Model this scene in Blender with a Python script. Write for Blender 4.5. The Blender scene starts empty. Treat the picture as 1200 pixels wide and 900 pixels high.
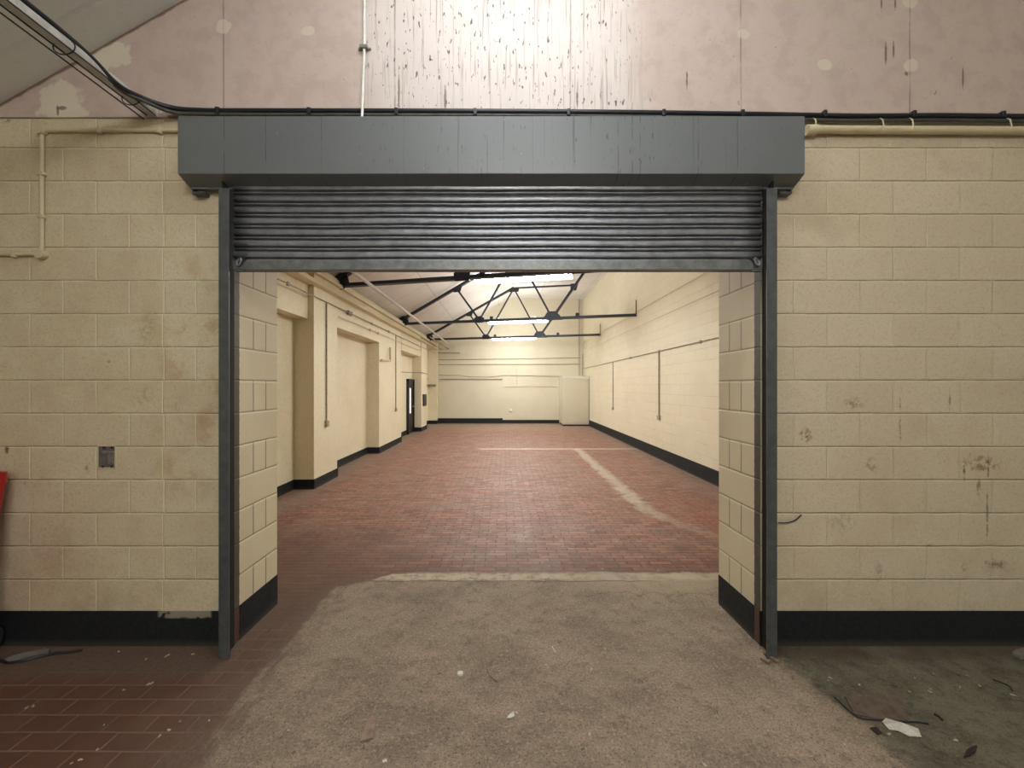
import bpy, bmesh, math, random
from mathutils import Vector, Matrix
random.seed(7)
scene = bpy.context.scene
COL = scene.collection
F = 460.0; CX = 592.0; CY = 453.0; CZ = 1.757      # focal length in pixels of the 1200x900 frame, vanishing point, eye height
YW = 2.66            # front face of the dividing wall
YB = 3.175           # its back face
XL, XR = -1.845, 1.729   # the opening
YFAR = 18.7

# ------------------------------------------------------------------ node helper
class NT:
    def __init__(s, name):
        s.m = bpy.data.materials.new(name); s.m.use_nodes = True
        s.t = s.m.node_tree; s.t.nodes.clear()
        s.out = s.t.nodes.new('ShaderNodeOutputMaterial')
        s.b = s.t.nodes.new('ShaderNodeBsdfPrincipled')
        s.t.links.new(s.b.outputs[0], s.out.inputs[0])
        tc = s.t.nodes.new('ShaderNodeTexCoord'); s.P = S(s, tc.outputs['Object'])
        sx = s.t.nodes.new('ShaderNodeSeparateXYZ'); s.t.links.new(tc.outputs['Object'], sx.inputs[0])
        s.x, s.y, s.z = (S(s, o) for o in sx.outputs)
    def put(s, inp, v):
        if isinstance(v, S): s.t.links.new(v.s, inp)
        elif isinstance(v, (tuple, list)) and len(v) == 3 and len(inp.default_value) == 4: inp.default_value = (*v, 1)
        else: inp.default_value = v
    def math(s, op, a, b=None, c=None, clamp=False):
        n = s.t.nodes.new('ShaderNodeMath'); n.operation = op; n.use_clamp = clamp
        for i, v in enumerate((a, b, c)):
            if v is not None: s.put(n.inputs[i], v)
        return S(s, n.outputs[0])
    def vec(s, x, y, z):
        n = s.t.nodes.new('ShaderNodeCombineXYZ')
        for i, v in enumerate((x, y, z)): s.put(n.inputs[i], v)
        return S(s, n.outputs[0])
    def noise(s, vec, scale=1., detail=3., rough=.55, dist=0.):
        n = s.t.nodes.new('ShaderNodeTexNoise'); s.put(n.inputs['Vector'], vec)
        n.inputs['Scale'].default_value = scale; n.inputs['Detail'].default_value = detail
        n.inputs['Roughness'].default_value = rough; n.inputs['Distortion'].default_value = dist
        return S(s, n.outputs[0])
    def voro(s, vec, scale=1., feature='F1'):
        n = s.t.nodes.new('ShaderNodeTexVoronoi'); n.feature = feature; s.put(n.inputs['Vector'], vec); n.inputs['Scale'].default_value = scale
        return S(s, n.outputs['Distance'])
    def white(s, vec):
        n = s.t.nodes.new('ShaderNodeTexWhiteNoise'); n.noise_dimensions = '3D'; s.put(n.inputs['Vector'], vec)
        return S(s, n.outputs['Value'])
    def ss(s, x, a, b, lo=0., hi=1.):
        n = s.t.nodes.new('ShaderNodeMapRange'); n.interpolation_type = 'SMOOTHSTEP'
        s.put(n.inputs[0], x); s.put(n.inputs[1], a); s.put(n.inputs[2], b); s.put(n.inputs[3], lo); s.put(n.inputs[4], hi)
        return S(s, n.outputs[0])
    def mix(s, a, b, f, mode='MIX'):
        n = s.t.nodes.new('ShaderNodeMix'); n.data_type = 'RGBA'; n.blend_type = mode
        s.put(n.inputs[0], f); s.put(n.inputs[6], a); s.put(n.inputs[7], b)
        return S(s, n.outputs[2])
    def bump(s, h, strength=.4, dist=.01):
        n = s.t.nodes.new('ShaderNodeBump'); n.inputs['Strength'].default_value = strength; n.inputs['Distance'].default_value = dist
        s.put(n.inputs['Height'], h); s.t.links.new(n.outputs[0], s.b.inputs['Normal'])
    def done(s, color, rough=.6, metal=0., spec=None):
        s.put(s.b.inputs['Base Color'], color); s.put(s.b.inputs['Roughness'], rough); s.put(s.b.inputs['Metallic'], metal)
        if spec is not None: s.put(s.b.inputs['Specular IOR Level'], spec)
        return s.m
class S:
    def __init__(s, t, so): s.t = t; s.s = so
    def __add__(s, o): return s.t.math('ADD', s, o)
    __radd__ = __add__
    def __sub__(s, o): return s.t.math('SUBTRACT', s, o)
    def __rsub__(s, o): return s.t.math('SUBTRACT', o, s)
    def __mul__(s, o): return s.t.math('MULTIPLY', s, o)
    __rmul__ = __mul__
    def __truediv__(s, o): return s.t.math('DIVIDE', s, o)
    def floor(s): return s.t.math('FLOOR', s)
    def fract(s): return s.t.math('FRACT', s)
    def abs(s): return s.t.math('ABSOLUTE', s)
    def max(s, o): return s.t.math('MAXIMUM', s, o)
    def min(s, o): return s.t.math('MINIMUM', s, o)

def ellipse(T, u, v, cu, cv, ru, rv, wob=.5, sc=25., soft=.35):
    n = T.noise(T.P, sc, 3) - .5
    du = (u - cu) / ru; dv = (v - cv) / rv
    d = T.math('SQRT', du * du + dv * dv) + n * (wob * 2)
    return T.ss(d, 1. - soft, 1. + soft, 1., 0.)

def X_of(px, d=YW): return (px - CX) / F * d
def Z_of(py, d=YW): return CZ + (CY - py) / F * d

# ------------------------------------------------------------------ materials
CREAM = (.66, .575, .405)
def blocks(T, u, z, uoff, bl=.45, bh=.225, thirds=False):
    """returns joint masks, cell noise"""
    wob = (T.noise(T.P, 9., 2) - .5) * .006
    zz = (z + wob) / bh
    row = zz.floor(); fz = zz.fract()
    par = T.math('MODULO', row, 2.)
    uu = (u + (T.noise(T.P, 11., 2) - .5) * .006 - uoff) / bl + par * .5
    cu = uu.floor(); fu = uu.fract()
    dz = fz.min(1. - fz) * bh
    du = fu.min(1. - fu) * bl
    hj = T.ss(dz, .002, .0065, 1., 0.); vj = T.ss(du, .002, .0065, 1., 0.)
    dz_s = (fz - .5) * bh     # signed
    tone = T.white(T.vec(cu, row, 3.3))
    return hj, vj, tone, row, par, fz

def mat_front():
    T = NT('painted_blockwork')
    hj, vj, tone, row, par, fz = blocks(T, T.x, T.z, -2.994)
    # one narrow cut block in the left wall
    cut = T.ss((T.x + 2.31 + (T.noise(T.P, 11., 2) - .5) * .006).abs(), .002, .006, 1., 0.) * (1. - par)
    vj = vj.max(cut)
    nb = T.noise(T.P, 1.3, 4, .6); nf = T.noise(T.P, 60., 4, .7); nm = T.noise(T.P, 7., 4, .65)
    c = T.mix(CREAM, (.68, .615, .45), T.ss(nm, .35, .6))
    c = T.mix(c, (.63, .54, .42), T.ss(T.x, -.5, .5) * .8)
    c = T.mix(c, (.54, .42, .27), T.ss(nb, .5, .75) * .55)
    c = T.mix(c, (.50, .41, .32), T.ss(T.noise(T.P, 2.6, 3), .55, .75) * .45)
    c = T.mix(c, (.54, .46, .31), tone * .35)
    c = T.mix(c, (.40, .33, .22), T.ss(nf, .50, .68) * .42)
    c = T.mix(c, (.36, .30, .21), T.ss(T.noise(T.P, 130., 2, .6), .56, .66) * .45)
    # orange rub marks near the opening, left
    m = T.ss(T.x, -2.5, -2.2) * T.ss(T.x, -1.85, -1.95) * T.ss(T.z, .9, 1.2) * T.ss(T.z, 2.9, 2.3) * T.ss(T.noise(T.P, 5., 4, .6), .5, .66)
    c = T.mix(c, (.42, .25, .11), m * .55)
    # grime low down and towards the far ends
    low = T.ss(T.z, 1.0, .2) * T.ss(T.noise(T.P, 4., 5, .7), .42, .7)
    c = T.mix(c, (.33, .25, .17), low * .4)
    # horizontal joints: fine dark crack with a light lip, vertical joints: paint-filled and lighter
    right = T.ss(T.x, 0., .1)
    hb = T.ss(T.noise(T.P, 6., 3), .35, .6)
    c = T.mix(c, (.78, .71, .53), (vj * (1. - right * .75)) * .8)
    lip = T.ss((fz - .965).abs(), .012, .03, 1., 0.)
    c = T.mix(c, (.74, .66, .47), (lip * .45).max(hj * (1. - right) * .3))
    crack = T.ss(fz.min(1. - fz), .004, .014, 1., 0.)
    c = T.mix(c, (.20, .14, .09), crack * (hb * .7 + .2 + right * .35))
    # stains and marks seen on the wall
    brk = T.ss(T.noise(T.P, 26., 5, .75), .42, .60); brk2 = T.ss(T.noise(T.P, 18., 4, .7), .38, .55)
    for (px, py, rx, ry, col, k) in ((945, 510, .035, .035, (.17, .085, .03), 1.), (1022, 545, .03, .04, (.17, .12, .08), .85),
            (987, 613, .07, .05, (.22, .18, .12), .5), (1150, 543, .10, .04, (.20, .10, .06), .9), (1130, 552, .007, .05, (.07, .05, .04), .9),
            (1158, 548, .007, .06, (.09, .06, .05), .8), (1157, 605, .006, .13, (.10, .07, .05), .8), (1055, 492, .006, .12, (.14, .09, .06), .8),
            (1113, 472, .006, .05, (.12, .08, .05), .7), (1001, 472, .05, .03, (.24, .14, .08), .8), (1166, 662, .07, .03, (.22, .12, .07), .9),
            (1030, 670, .02, .05, (.22, .15, .10), .6), (1089, 640, .02, .01, (.1, .07, .05), .8), (1147, 571, .012, .05, (.12, .08, .06), .7),
            (1130, 668, .02, .04, (.22, .15, .10), .5), (172, 385, .05, .09, (.30, .26, .14), .5), (170, 465, .06, .06, (.36, .24, .15), .5),
            (102, 545, .015, .04, (.22, .16, .09), .7), (8, 527, .012, .02, (.05, .04, .03), .9), (30, 567, .01, .012, (.05, .04, .03), .9),
            (128, 423, .01, .012, (.06, .05, .03), .8), (7, 140, .03, .02, (.03, .02, .02), .9), (60, 640, .12, .18, (.36, .27, .22), .35)):
        c = T.mix(c, col, ellipse(T, T.x, T.z, X_of(px), Z_of(py), rx * 1.15, ry * 1.15, .9, 38., .45) * (brk if rx > .013 else brk2) * (k * .9))
    h = nf * .25 + nm * .2 - (hj.max(vj) * .8)
    T.bump(h, .7, .007)
    return T.done(c, .55)
def mat_reveal():
    T = NT('painted_block_ends')
    bh = .225
    zz = (T.z + (T.noise(T.P, 9., 2) - .5) * .006) / bh; fz = zz.fract(); row = zz.floor(); par = T.math('MODULO', row, 2.)
    yy = (T.y + (T.noise(T.P, 11., 2) - .5) * .005 - 2.725) / .15; fy = yy.fract()
    hj = T.ss(fz.min(1. - fz) * bh, .003, .008, 1., 0.); vj = T.ss(fy.min(1. - fy) * .15, .003, .007, 1., 0.) * par * T.ss(yy, .3, .4) * T.ss(yy, 2.8, 2.7)
    nf = T.noise(T.P, 60., 4, .7); nm = T.noise(T.P, 7., 4, .65)
    c = T.mix(CREAM, (.66, .59, .41), nm)
    c = T.mix(c, (.48, .40, .27), T.ss(nf, .52, .8) * .4)
    c = T.mix(c, (.55, .49, .37), T.white(T.vec(row, yy.floor(), 1.)) * .3)
    c = T.mix(c, (.14, .10, .07), vj * .8)
    crack = T.ss(fz.min(1. - fz), .008, .022, 1., 0.)
    lip = T.ss((fz - .95).abs(), .015, .03, 1., 0.)
    c = T.mix(c, (.78, .72, .55), lip * .5)
    c = T.mix(c, (.24, .18, .12), crack * .65)
    # bare, unpainted strip beside the guide rails
    bare = T.ss(T.y + (T.noise(T.P, 25., 3) - .5) * .012, 2.722, 2.728, 1., 0.)
    bc = T.mix((.055, .048, .034), (.11, .095, .07), T.noise(T.P, 20., 5, .7))
    bc = T.mix(bc, (.09, .045, .035), T.ss(T.z, .26, .22))
    c = T.mix(c, bc, bare)
    T.bump(nf * .3 - hj.max(vj), .6, .006)
    return T.done(c, .6)
def mat_gable():
    T = NT('pink_plasterboard')
    nb = T.noise(T.P, 1.1, 3, .5); nm = T.noise(T.P, 6., 4, .6)
    c = T.mix((.53, .425, .385), (.58, .475, .43), nb)
    c = T.mix(c, (.47, .37, .33), T.ss(nm, .46, .62) * .6)
    c = T.mix(c, (.40, .31, .27), T.ss(T.noise(T.P, 30., 5, .8), .52, .68) * .35)
    # lamp glow painted as a pale centre, which also bounds the condensation streaks
    cen = T.ss((T.x + .02 + (T.noise(T.P, 2.5, 3) - .5) * .3).abs(), .75, 1.05, 1., 0.)
    c = T.mix(c, (.72, .68, .66), cen * .6)
    # board joints
    for xj in (-1.9, -.745, .44, 1.59, 2.73):
        j = T.ss((T.x - xj + (T.noise(T.P, 3., 2) - .5) * .012).abs(), .002, .008, 1., 0.)
        c = T.mix(c, (.24, .15, .12), j * T.ss(T.noise(T.P, 5., 3), .3, .55) * .7)
    # drips and mould spots
    sv = T.vec(T.x * 42., 0., T.z * 1.2)
    st = T.ss(T.noise(sv, 1., 3, .6), .55, .68) * cen
    c = T.mix(c, (.22, .175, .15), st * .5)
    sv3 = T.vec(T.x * 75., 0., T.z * 2.2)
    c = T.mix(c, (.22, .17, .14), T.ss(T.noise(sv3, 1., 2, .6), .58, .67) * cen * .6)
    sv2 = T.vec(T.x * 46., 0., T.z * 17.)
    sp = T.ss(T.noise(sv2, 1., 2, .5), .625, .67) * cen * T.ss(T.noise(T.P, 3., 2), .36, .48)
    c = T.mix(c, (.05, .032, .026), sp * .9)
    sp2 = T.ss(T.noise(T.vec(T.x * 25., 0., T.z * 14.), 1., 2, .5), .73, .76)
    c = T.mix(c, (.12, .07, .06), sp2 * .6)
    # filler patches
    for (px, py, rx, ry, k) in ((74, 117, .135, .12, .9), (132, 66, .14, .09, .9), (118, 78, .07, .08, .8), (965, 78, .05, .04, .6), (1065, 5, .05, .04, .6), (1065, 78, .05, .04, .6),
                                (263, 33, .05, .05, .6), (362, 38, .05, .03, .5), (870, 42, .04, .03, .4), (75, 132, .17, .05, .8)):
        c = T.mix(c, (.70, .65, .52), ellipse(T, T.x, T.z, X_of(px), Z_of(py), rx, ry, .6, 14., .12) * k)
    for (px, py, rx, ry) in ((1036, 65, .008, .07), (1045, 60, .007, .06), (1126, 93, .006, .07), (1031, 5, .006, .05), (1047, 4, .006, .05), (804, 95, .006, .06), (468, 110, .006, .13), (522, 118, .009, .09),
                             (676, 118, .007, .05), (1060, 88, .012, .012), (75, 128, .03, .012), (70, 130, .01, .03), (182, 142, .06, .012), (205, 140, .05, .025)):
        c = T.mix(c, (.12, .06, .04), ellipse(T, T.x, T.z, X_of(px), Z_of(py), rx, ry, .7, 40.) * .8)
    # brown stain along the roof line
    rl = (T.z - (3.68 + (T.x + 3.38) * .566)) * -1.
    c = T.mix(c, (.13, .06, .035), T.ss(rl + (T.noise(T.P, 8., 4) - .5) * .04, .012, .03, 1., 0.) * .85)
    T.bump(nm * .4 + T.noise(T.P, 70., 3) * .25, .3, .004)
    return T.done(c, .5)
def mat_plain(name, base, dark, speck=.4, bh=0., axis='y', rough=.55):
    T = NT(name)
    nb = T.noise(T.P, .8, 4, .6); nf = T.noise(T.P, 22., 4, .7); nm = T.noise(T.P, 4., 4, .6)
    c = T.mix(base, dark, T.ss(nb, .42, .75) * .6)
    c = T.mix(c, dark, T.ss(nf, .48, .64) * speck)
    c = T.mix(c, tuple(v * .72 for v in dark), T.ss(T.noise(T.P, 48., 4, .8), .56, .68) * speck)
    h = nf * .3 + nm * .4
    if bh:
        hj, vj, tone, row, par, fz = blocks(T, T.y if axis == 'y' else T.x, T.z, .1, bh * 2, bh)
        jm = T.ss(T.noise(T.P, 1.5, 3), .35, .6) * .7 + .2
        c = T.mix(c, dark, tone * .35)
        c = T.mix(c, tuple(v * .68 for v in dark), hj.max(vj) * jm * .7)
        h = h - hj.max(vj)
    T.bump(h, .4, .006)
    return T.done(c, rough)
def mat_ceiling(name, base, dark, axis=.5):
    T = NT(name)
    c = T.mix(base, dark, T.ss(T.noise(T.P, 1.2, 4, .6), .4, .75) * .5)
    fy = (T.y / 1.22).fract(); fx = ((T.x + .3) / 1.9).fract()
    j = T.ss(fy.min(1. - fy) * 1.22, .006, .02, 1., 0.).max(T.ss(fx.min(1. - fx) * 1.9, .006, .02, 1., 0.))
    c = T.mix(c, tuple(v * .6 for v in dark), j * axis)
    c = T.mix(c, tuple(v * .8 for v in dark), T.ss(T.noise(T.P, 30., 4, .7), .5, .75) * .3)
    T.bump(T.noise(T.P, 40., 3) * .5 - j, .25, .005)
    return T.done(c, .6)
def mat_floor():
    T = NT('floor_surface')
    n1 = (T.noise(T.P, 1.7, 4, .6) - .5); n2 = (T.noise(T.P, 6., 5, .65) - .5); nf = T.noise(T.P, 90., 4, .75); nm = T.noise(T.P, 14., 5, .7)
    # brick paviors 215 x 105
    wob = (T.noise(T.P, 3., 2) - .5) * .008
    isb = T.math('GREATER_THAN', T.y, 2.93)
    v = (T.y + wob) / (.105 - isb * .037); row = v.floor(); fv = v.fract(); par = T.math('MODULO', row, 2.)
    u = (T.x + wob - .02) / .219 + par * .5 + T.white(T.vec(row, 5., 1.)) * .12; cu = u.floor(); fu = u.fract()
    d = (fv.min(1. - fv) * (.105 - isb * .037)).min(fu.min(1. - fu) * .219)
    joint = T.ss(d, .0025, .0065, 1., 0.)
    tone = T.white(T.vec(cu, row, 0.))
    back = T.ss(T.y, 2.9, 4.5)
    tile = T.mix((.066, .015, .009), (.105, .032, .020), tone)
    tile = T.mix(tile, (.05, .020, .015), T.ss(T.white(T.vec(cu, row, 7.)), .7, .9) * .6)
    tb = T.mix((.215, .088, .062), (.33, .155, .112), tone)
    tb = T.mix(tb, (.15, .075, .055), T.ss(T.white(T.vec(cu, row, 7.)), .72, .85) * .6)
    tb = T.mix(tb, (.17, .10, .075), T.ss(T.noise(T.vec(T.x * 1.2, T.y * 9., 0.), 1., 4, .7), .50, .62) * .55)
    tb = T.mix(tb, (.25, .165, .115), T.ss(n1, -.05, .2) * .6)
    tb = T.mix(tb, (.42, .33, .27), T.ss(T.noise(T.P, 9., 5, .7), .50, .66) * .4)
    tb = T.mix(tb, (.28, .075, .04), T.ss(T.x, 1.9, 2.8) * T.ss(T.y, 7., 5.) * T.ss(n1, -.2, .05) * .6)
    tile = T.mix(tile, tb, back)
    jc = T.mix((.26, .155, .115), (.055, .028, .020), isb)
    tile = T.mix(tile, jc, joint * T.ss(T.noise(T.P, 5., 3), .25, .5, .55, 1.))
    tile = T.mix(tile, (.15, .11, .085), T.ss(nm, .5, .7) * (.18 + back * .15))
    # dust that lies over the paviors: by the wall, beside the slab, at the doorway
    fr = T.ss(T.y, 2.34, 2.56) * T.ss(T.y, 2.95, 2.7)
    dust = T.ss(T.y + n2 * .2, 2.26, 2.46) * T.ss(T.y, 3.6, 2.9)
    dust = (dust * T.ss(T.x, -1.5, -1.9) ).max(T.ss(T.x + n2 * .35 + n1 * .2, -1.92, -1.42) * T.ss(T.y, 3.9, 3.2)) 
    dc = T.mix((.10, .078, .060), (.18, .145, .115), T.ss(T.noise(T.P, 40., 5, .8), .4, .6))
    tile = T.mix(tile, dc, dust * .85)
    # darker brown band behind the doorway, left
    gb = T.ss(T.y, 5.4, 4.2) * T.ss(T.x + n1 * 1.2, -.7, -1.6)
    tile = T.mix(tile, (.10, .060, .042), gb * .55)
    gb2 = T.ss(T.y, 5.2, 4.0) * T.ss(T.noise(T.P, 2.2, 4), .45, .65)
    tile = T.mix(tile, (.12, .075, .055), gb2 * .55)
    # concrete slab patch through the opening
    bx0 = T.ss(T.x + n2 * .45 + n1 * .25 + (T.noise(T.vec(T.x * 14., T.y * 1.5, 0.), 1., 3, .6) - .5) * .5, -1.54, -1.34)
    far = T.ss(T.y + n2 * .12 + n1 * .12 + T.ss(T.x, -.9, -1.5) * .25, 3.69, 3.73, 1., 0.)
    slab = bx0 * far
    sc = T.mix((.178, .137, .102), (.272, .213, .156), T.ss(T.noise(T.P, 2.2, 6, .7), .36, .62))
    sc = T.mix(sc, (.24, .215, .145), T.ss(T.noise(T.P, 1.4, 4), .48, .62) * T.ss(T.y, 2.2, 3.0) * .6)
    sc = T.mix(sc, (.12, .088, .066), T.ss(T.noise(T.P, 9., 6, .8), .50, .64) * .6)
    sc = T.mix(sc, (.40, .325, .24), T.ss(T.noise(T.P, 50., 5, .8), .50, .64) * .6)
    sc = T.mix(sc, (.075, .055, .04), T.ss(T.noise(T.P, 95., 3, .75), .53, .62) * .75)
    sc = T.mix(sc, (.035, .027, .02), T.ss(T.noise(T.P, 28., 4, .75), .63, .68) * .8)
    # raised pale screed lip at the far edge, with its crack
    lipm = T.ss((T.y + n2 * .14 - 3.63).abs(), .04, .09, 1., 0.) * T.ss(T.x, -1.35, -1.0)
    sc = T.mix(sc, (.46, .39, .30), lipm * T.ss(T.noise(T.P, 9., 5, .7), .35, .55) * .85)
    sc = T.mix(sc, (.34, .28, .20), T.ss(T.x, .35, .8) * T.ss(T.y + n2 * .3, 3.3, 3.5) * .5)
    wv = (T.noise(T.vec(T.x, 0., 0.), 2.5, 5, .7) - .5)
    crk = T.ss((T.y - 3.545 + wv * .10).abs(), .002, .008, 1., 0.) * T.ss(T.x, 1.45, 1.2)
    crk2 = T.ss((T.y - 3.33 + wv * .5).abs(), .001, .006, 1., 0.) * T.ss(T.x, .45, .6)
    sc = T.mix(sc, (.04, .03, .022), crk.max(crk2 * .7) * .85)
    # grey-green screed to the right
    rs = T.ss(T.x + n2 * .4 + n1 * .08 + T.ss(T.y, 2.7, 1.8, 0., -.12), 1.72, 1.80) * T.ss(T.y, 2.80, 2.7)
    gc = T.mix((.095, .085, .060), (.155, .14, .10), T.ss(T.noise(T.P, 4., 5, .7), .35, .65))
    gc = T.mix(gc, (.040, .032, .026), T.ss(T.noise(T.P, 11., 6, .8), .50, .64) * .65)
    gc = T.mix(gc, (.21, .19, .15), T.ss(T.noise(T.P, 50., 4, .75), .54, .66) * .5)
    gc = T.mix(gc, (.03, .024, .02), T.ss(T.noise(T.P, 95., 3, .75), .54, .62) * .6)
    gc = T.mix(gc, (.07, .04, .03), T.ss(T.y + n2 * .1, 2.45, 2.6) * .6)
    c = T.mix(tile, sc, slab)
    c = T.mix(c, gc, rs)
    # pale cement-filled channel and cross strip in the far room
    cl = T.x - 2.02 - T.ss(T.y, 5.7, 4.2) * .5
    ch = T.ss((cl + n2 * .45).abs(), .04, .18, 1., 0.) * T.ss(T.y, 4.1, 6.2, .12, 1.) * T.ss(T.y, 11.2, 11.0)
    c = T.mix(c, (.44, .39, .30), ch * T.ss(nm, .3, .55, .3, .8))
    cs = T.ss((T.y - 11.07 + n2 * .10).abs(), .05, .09, 1., 0.) * T.ss(T.x, -.9, -.6)
    c = T.mix(c, (.62, .52, .42), cs * .8 * T.ss(nm, .3, .5, .5, 1.))
    c = T.mix(c, (.24, .17, .13), back * (1. - T.ss(T.y, 9., 16.)) * T.ss(T.noise(T.vec(T.x * .6, T.y * 1.6, 0.), 1., 5, .7), .50, .62) * .25)
    # dirty margins under the walls of the far room
    mg = T.ss(T.x, 3.0, 3.7).max(T.ss(T.x, -2.9, -3.3)) * back
    c = T.mix(c, (.22, .18, .14), mg * T.ss(nm, .3, .6) * .7)
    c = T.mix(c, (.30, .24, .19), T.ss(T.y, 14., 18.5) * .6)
    h = nf * .35 * slab + nf * .15 + nm * .5 - joint * .9 * (1. - slab) * (1. - rs) * (1. - dust) + slab * .3
    T.bump(h, .45, .006)
    wet = T.ss(T.noise(T.P, 3., 4, .6), .4, .65)
    r = back * (wet * -.10 + .04) + .62
    r = r + slab * .2
    return T.done(c, r, 0., back * .2 + .25)
def mat_steel(name, c0, c1, rough=.45, metal=.6, streak=0., rust=0.):
    T = NT(name)
    n = T.noise(T.P, 14., 5, .7); nf = T.noise(T.P, 80., 3, .7)
    c = T.mix(c0, c1, T.ss(n, .3, .7))
    c = T.mix(c, tuple(v * .5 for v in c0), T.ss(nf, .55, .8) * .5)
    if rust: c = T.mix(c, (.10, .045, .02), T.ss(T.noise(T.P, 9., 5, .75), .58, .7) * rust)
    T.bump(nf, .15, .002)
    return T.done(c, T.ss(n, .3, .7, rough - .08, rough + .12), metal)
def mat_housing():
    T = NT('grey_painted_sheet_steel')
    n = T.noise(T.P, 3., 4, .6)
    c = T.mix((.135, .148, .157), (.16, .173, .182), n)
    env = T.ss(T.noise(T.vec(T.x * 1.6, 0., 0.), 1., 2), .35, .6) * .55 + .25
    env = env * T.ss((T.x - .5).abs(), .2, 2.0, 1., .25)
    s1 = T.ss(T.noise(T.vec(T.x * 38., 0., T.z * .5), 1., 3, .6), .60, .70) * env
    c = T.mix(c, (.035, .032, .03), s1 * .9)
    s2 = T.ss(T.noise(T.vec(T.x * 55., 0., T.z * 14.), 1., 2, .5), .64, .70) * env
    c = T.mix(c, (.05, .04, .035), s2 * .9)
    for xs in (-1.74, -1.475, -1.12, .77, .86, .91, 1.28, 1.53):
        c = T.mix(c, (.07, .06, .055), T.ss((T.x - xs + (T.noise(T.vec(0., 0., T.z), 9., 2) - .5) * .01).abs(), .001, .005, 1., 0.) * T.ss(T.noise(T.P, 12., 3), .35, .6) * .75)
    c = T.mix(c, (.30, .30, .29), T.ss(T.noise(T.P, 26., 3), .72, .76) * .5)
    T.bump(T.noise(T.P, 1.5, 2), .12, .02)
    return T.done(c, .42, .15)
def flat(name, col, rough=.6, metal=0., vary=.25, sc=20.):
    T = NT(name)
    c = T.mix(col, tuple(v * (1 - vary * 2) for v in col), T.ss(T.noise(T.P, sc, 4, .7), .4, .75))
    return T.done(c, rough, metal)
def emis(name, col, e):
    T = NT(name); T.put(T.b.inputs['Emission Color'], col); T.b.inputs['Emission Strength'].default_value = e
    return T.done((.9, .9, .9), .5)
def mat_skirt():
    T = NT('black_bitumen_paint')
    nf = T.noise(T.P, 35., 5, .75); n = T.noise(T.P, 3., 4)
    c = T.mix((.008, .011, .013), (.018, .022, .024), T.ss(nf, .4, .7))
    c = T.mix(c, (.06, .056, .05), T.ss(nf, .60, .75) * .5)
    c = T.mix(c, (.06, .05, .04), T.ss(T.z, .06, .0) * .7)
    ch = T.ss(T.x, -2.36, -2.33) * T.ss(T.x, -1.98, -2.0) * T.ss(T.y, 2.7, 2.68) * T.ss(T.z + (T.noise(T.P, 12., 4) - .5) * .04, .185, .2)
    c = T.mix(c, (.30, .27, .22), ch * T.ss(T.noise(T.P, 7., 2), .36, .4) * .9)
    T.bump(nf, .4, .004)
    return T.done(c, .62, 0., .3)

M = dict(front=mat_front(), reveal=mat_reveal(), gable=mat_gable(), floor=mat_floor(), skirt=mat_skirt(), housing=mat_housing())
M['left'] = mat_plain('cream_painted_render', (.74, .68, .50), (.62, .54, .38), .5)
M['right'] = mat_plain('cream_painted_blocks', (.76, .70, .54), (.67, .60, .44), .3, .225)
M['far'] = mat_plain('cream_painted_end_wall', (.61, .57, .445), (.52, .47, .35), .3)
M['shade'] = mat_plain('grey_painted_side_wall', (.50, .45, .36), (.40, .36, .28), .4, .225)
M['ceil'] = mat_ceiling('white_roof_lining', (.72, .70, .67), (.58, .56, .53))
M['ceil_front'] = mat_ceiling('grey_roof_lining', (.66, .67, .63), (.56, .57, .53), .12)
M['truss'] = flat('dark_blue_truss_paint', (.020, .026, .045), .45, .1, .2)
M['slat'] = mat_steel('shutter_slat_steel', (.20, .21, .235), (.29, .295, .32), .36, .55)
M['rail'] = mat_steel('bottom_rail_steel', (.13, .14, .145), (.24, .25, .25), .45, .6, rust=.3)
M['guide'] = mat_steel('guide_steel', (.085, .093, .10), (.135, .145, .15), .5, .5)
M['guide_dark'] = flat('slot_shade_black', (.008, .008, .009), .8)  # near-black colour standing for the shade in the guide slots
M['trunk'] = mat_steel('galvanised_trunking', (.42, .42, .40), (.60, .60, .57), .5, .1)
M['cable'] = flat('black_cable_sheath', (.012, .014, .022), .4)
M['cable_grey'] = flat('grey_dusty_cable', (.07, .065, .055), .6)
M['pipe_cream'] = mat_plain('cream_painted_pipe', (.62, .55, .37), (.52, .45, .30), .3)
M['pipe_tan'] = flat('tan_painted_conduit', (.40, .35, .26), .55, 0.)
M['pipe_grey'] = flat('grey_conduit', (.25, .235, .20), .5, .2)
M['pvc'] = flat('white_pvc', (.80, .80, .76), .35, 0., .08)
M['lamp'] = emis('lit_diffuser', (1., .98, .93), 104.)
M['lamp_front'] = emis('lit_tube', (.96, .98, 1.), 40.)
M['lamp_rear'] = emis('lit_tube_warm', (1., .98, .94), 84.)
M['lampbody'] = flat('white_enamel', (.78, .78, .74), .4, 0., .1)
M['red'] = flat('red_moulded_plastic', (.45, .008, .012), .35, 0., .1)
M['rubber'] = flat('black_rubber', (.02, .02, .02), .8)
M['door'] = flat('black_door_paint', (.012, .011, .012), .5)
M['pane'] = emis('daylit_glass', (.75, .88, 1.), .6)
M['card'] = flat('brown_cardboard', (.27, .185, .135), .85)
M['card2'] = flat('muddy_board', (.13, .092, .07), .85)
M['white'] = flat('white_scrap', (.55, .52, .46), .6, 0., .12, 60.)
M['flake'] = flat('cream_flake', (.40, .35, .27), .7)
M['twig'] = flat('dry_twig', (.16, .10, .07), .8)
M['darkbit'] = flat('dark_litter', (.025, .018, .014), .8)
M['wood'] = flat('weathered_wood', (.24, .17, .115), .8)
M['greywood'] = flat('grey_weathered_strip', (.17, .155, .14), .7)
M['box_metal'] = mat_steel('old_back_box_metal', (.10, .085, .09), (.20, .18, .18), .6, .3, rust=.6)

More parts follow.
